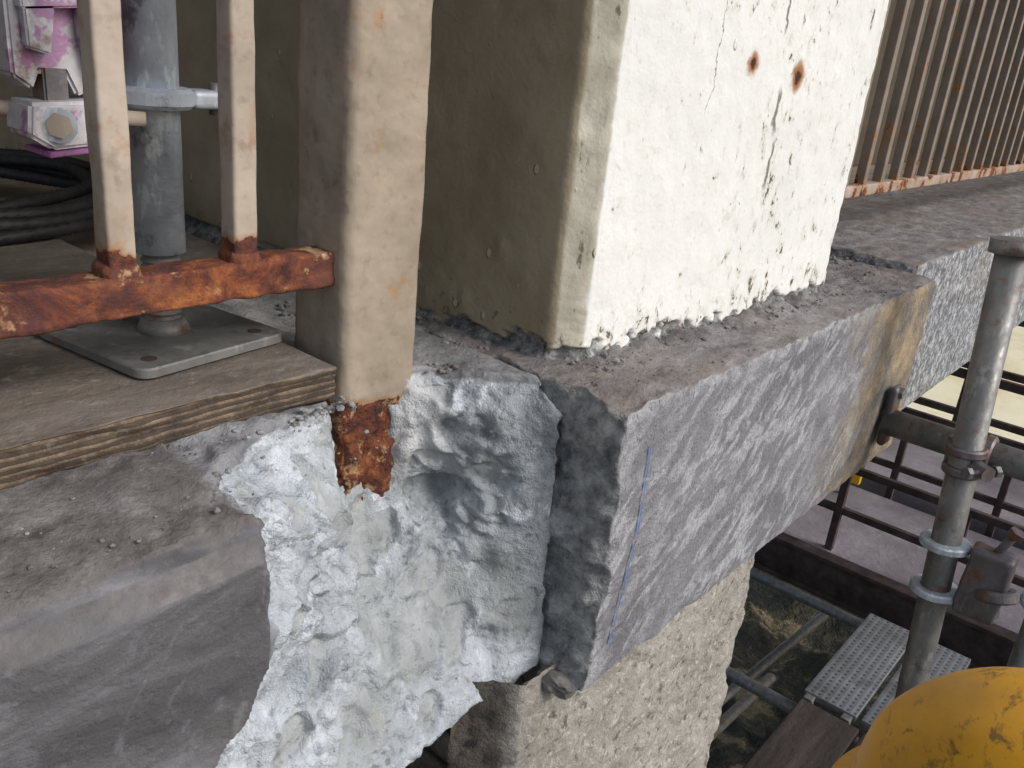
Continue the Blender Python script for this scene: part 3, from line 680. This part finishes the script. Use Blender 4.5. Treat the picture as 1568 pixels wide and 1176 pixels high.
# ------------------------------------------------------------ hard hat on tube end
hh=empty('hard_hat')
c=Vector((1.625,-.065,-1.32)); V=[];F=[];nu=96;nv=40
for j in range(nv+1):
    ph=math.pi/2*j/nv
    for i in range(nu):
        a=2*math.pi*i/nu
        r=math.cos(ph)**.85; q=Vector((math.cos(a)*.30*r,math.sin(a)*.34*r,.35*math.sin(ph)))
        rid=.006*math.exp(-((q.x)/.05)**2)*sst(0,.5,ph)
        q*=1+rid/.27; V.append(tuple(c+q))
for j in range(nv):
    for i in range(nu): F.append([j*nu+i,j*nu+(i+1)%nu,(j+1)*nu+(i+1)%nu,(j+1)*nu+i])
obj('shell',V,F,HAT,True,hh)
V=[];F=[]
for rr_,zz_ in ((.97,.0),(1.0,-.03),(1.12,-.045),(1.12,-.055),(.98,-.04)):
    for i in range(nu):
        a=2*math.pi*i/nu; ex=1+(.12*max(0,-math.sin(a))**2 if rr_>1.05 else 0); V.append(tuple(c+Vector((math.cos(a)*.30*rr_,math.sin(a)*.34*rr_*ex,zz_))))
for j in range(4):
    for i in range(nu): F.append([j*nu+i,j*nu+(i+1)%nu,(j+1)*nu+(i+1)%nu,(j+1)*nu+i])
obj('brim',V,F,HAT,True,hh)
tube('support_tube',(c.x,c.y,-1.1),(c.x,c.y,-11),.06,GALD,hh,20)

# ------------------------------------------------------------ light, camera
w=bpy.data.worlds.new('World'); scene.world=w; w.use_nodes=True; nt=w.node_tree
sky=nt.nodes.new('ShaderNodeTexSky'); sky.sky_type='NISHITA'; sky.sun_disc=False
sd=Vector((.22,-.78,.60)).normalized()
el=math.asin(sd.z); az=math.atan2(sd.x,sd.y)
sky.sun_elevation=el; sky.sun_rotation=az; sky.dust_density=3; sky.air_density=1.0; sky.ozone_density=1.
hs=nt.nodes.new('ShaderNodeHueSaturation'); hs.inputs['Saturation'].default_value=.75
nt.links.new(sky.outputs[0],hs.inputs['Color']); nt.links.new(hs.outputs[0],nt.nodes['Background'].inputs[0]); nt.nodes['Background'].inputs[1].default_value=.15
L=bpy.data.lights.new('sun','SUN'); L.energy=1.45; L.angle=math.radians(24); L.color=(1,.98,.95)
lo=bpy.data.objects.new('sun',L); scene.collection.objects.link(lo); lo.rotation_euler=sd.to_track_quat('Z','Y').to_euler()
cd=bpy.data.cameras.new('camera'); cam=bpy.data.objects.new('camera',cd); scene.collection.objects.link(cam); scene.camera=cam
cd.sensor_width=36; cd.lens=36*1320/1568; cd.clip_start=.02; cd.clip_end=2000
R=Matrix(((.652,.214,-.7275),(-.752,.304,-.5846),(.0963,.9283,.3591)))
q=R.to_quaternion(); mw=q.to_matrix().to_4x4(); mw.translation=Vector((0,0,OZ)); cam.matrix_world=mw
scene.view_settings.view_transform='Standard'; scene.view_settings.look='None'; scene.view_settings.exposure=0
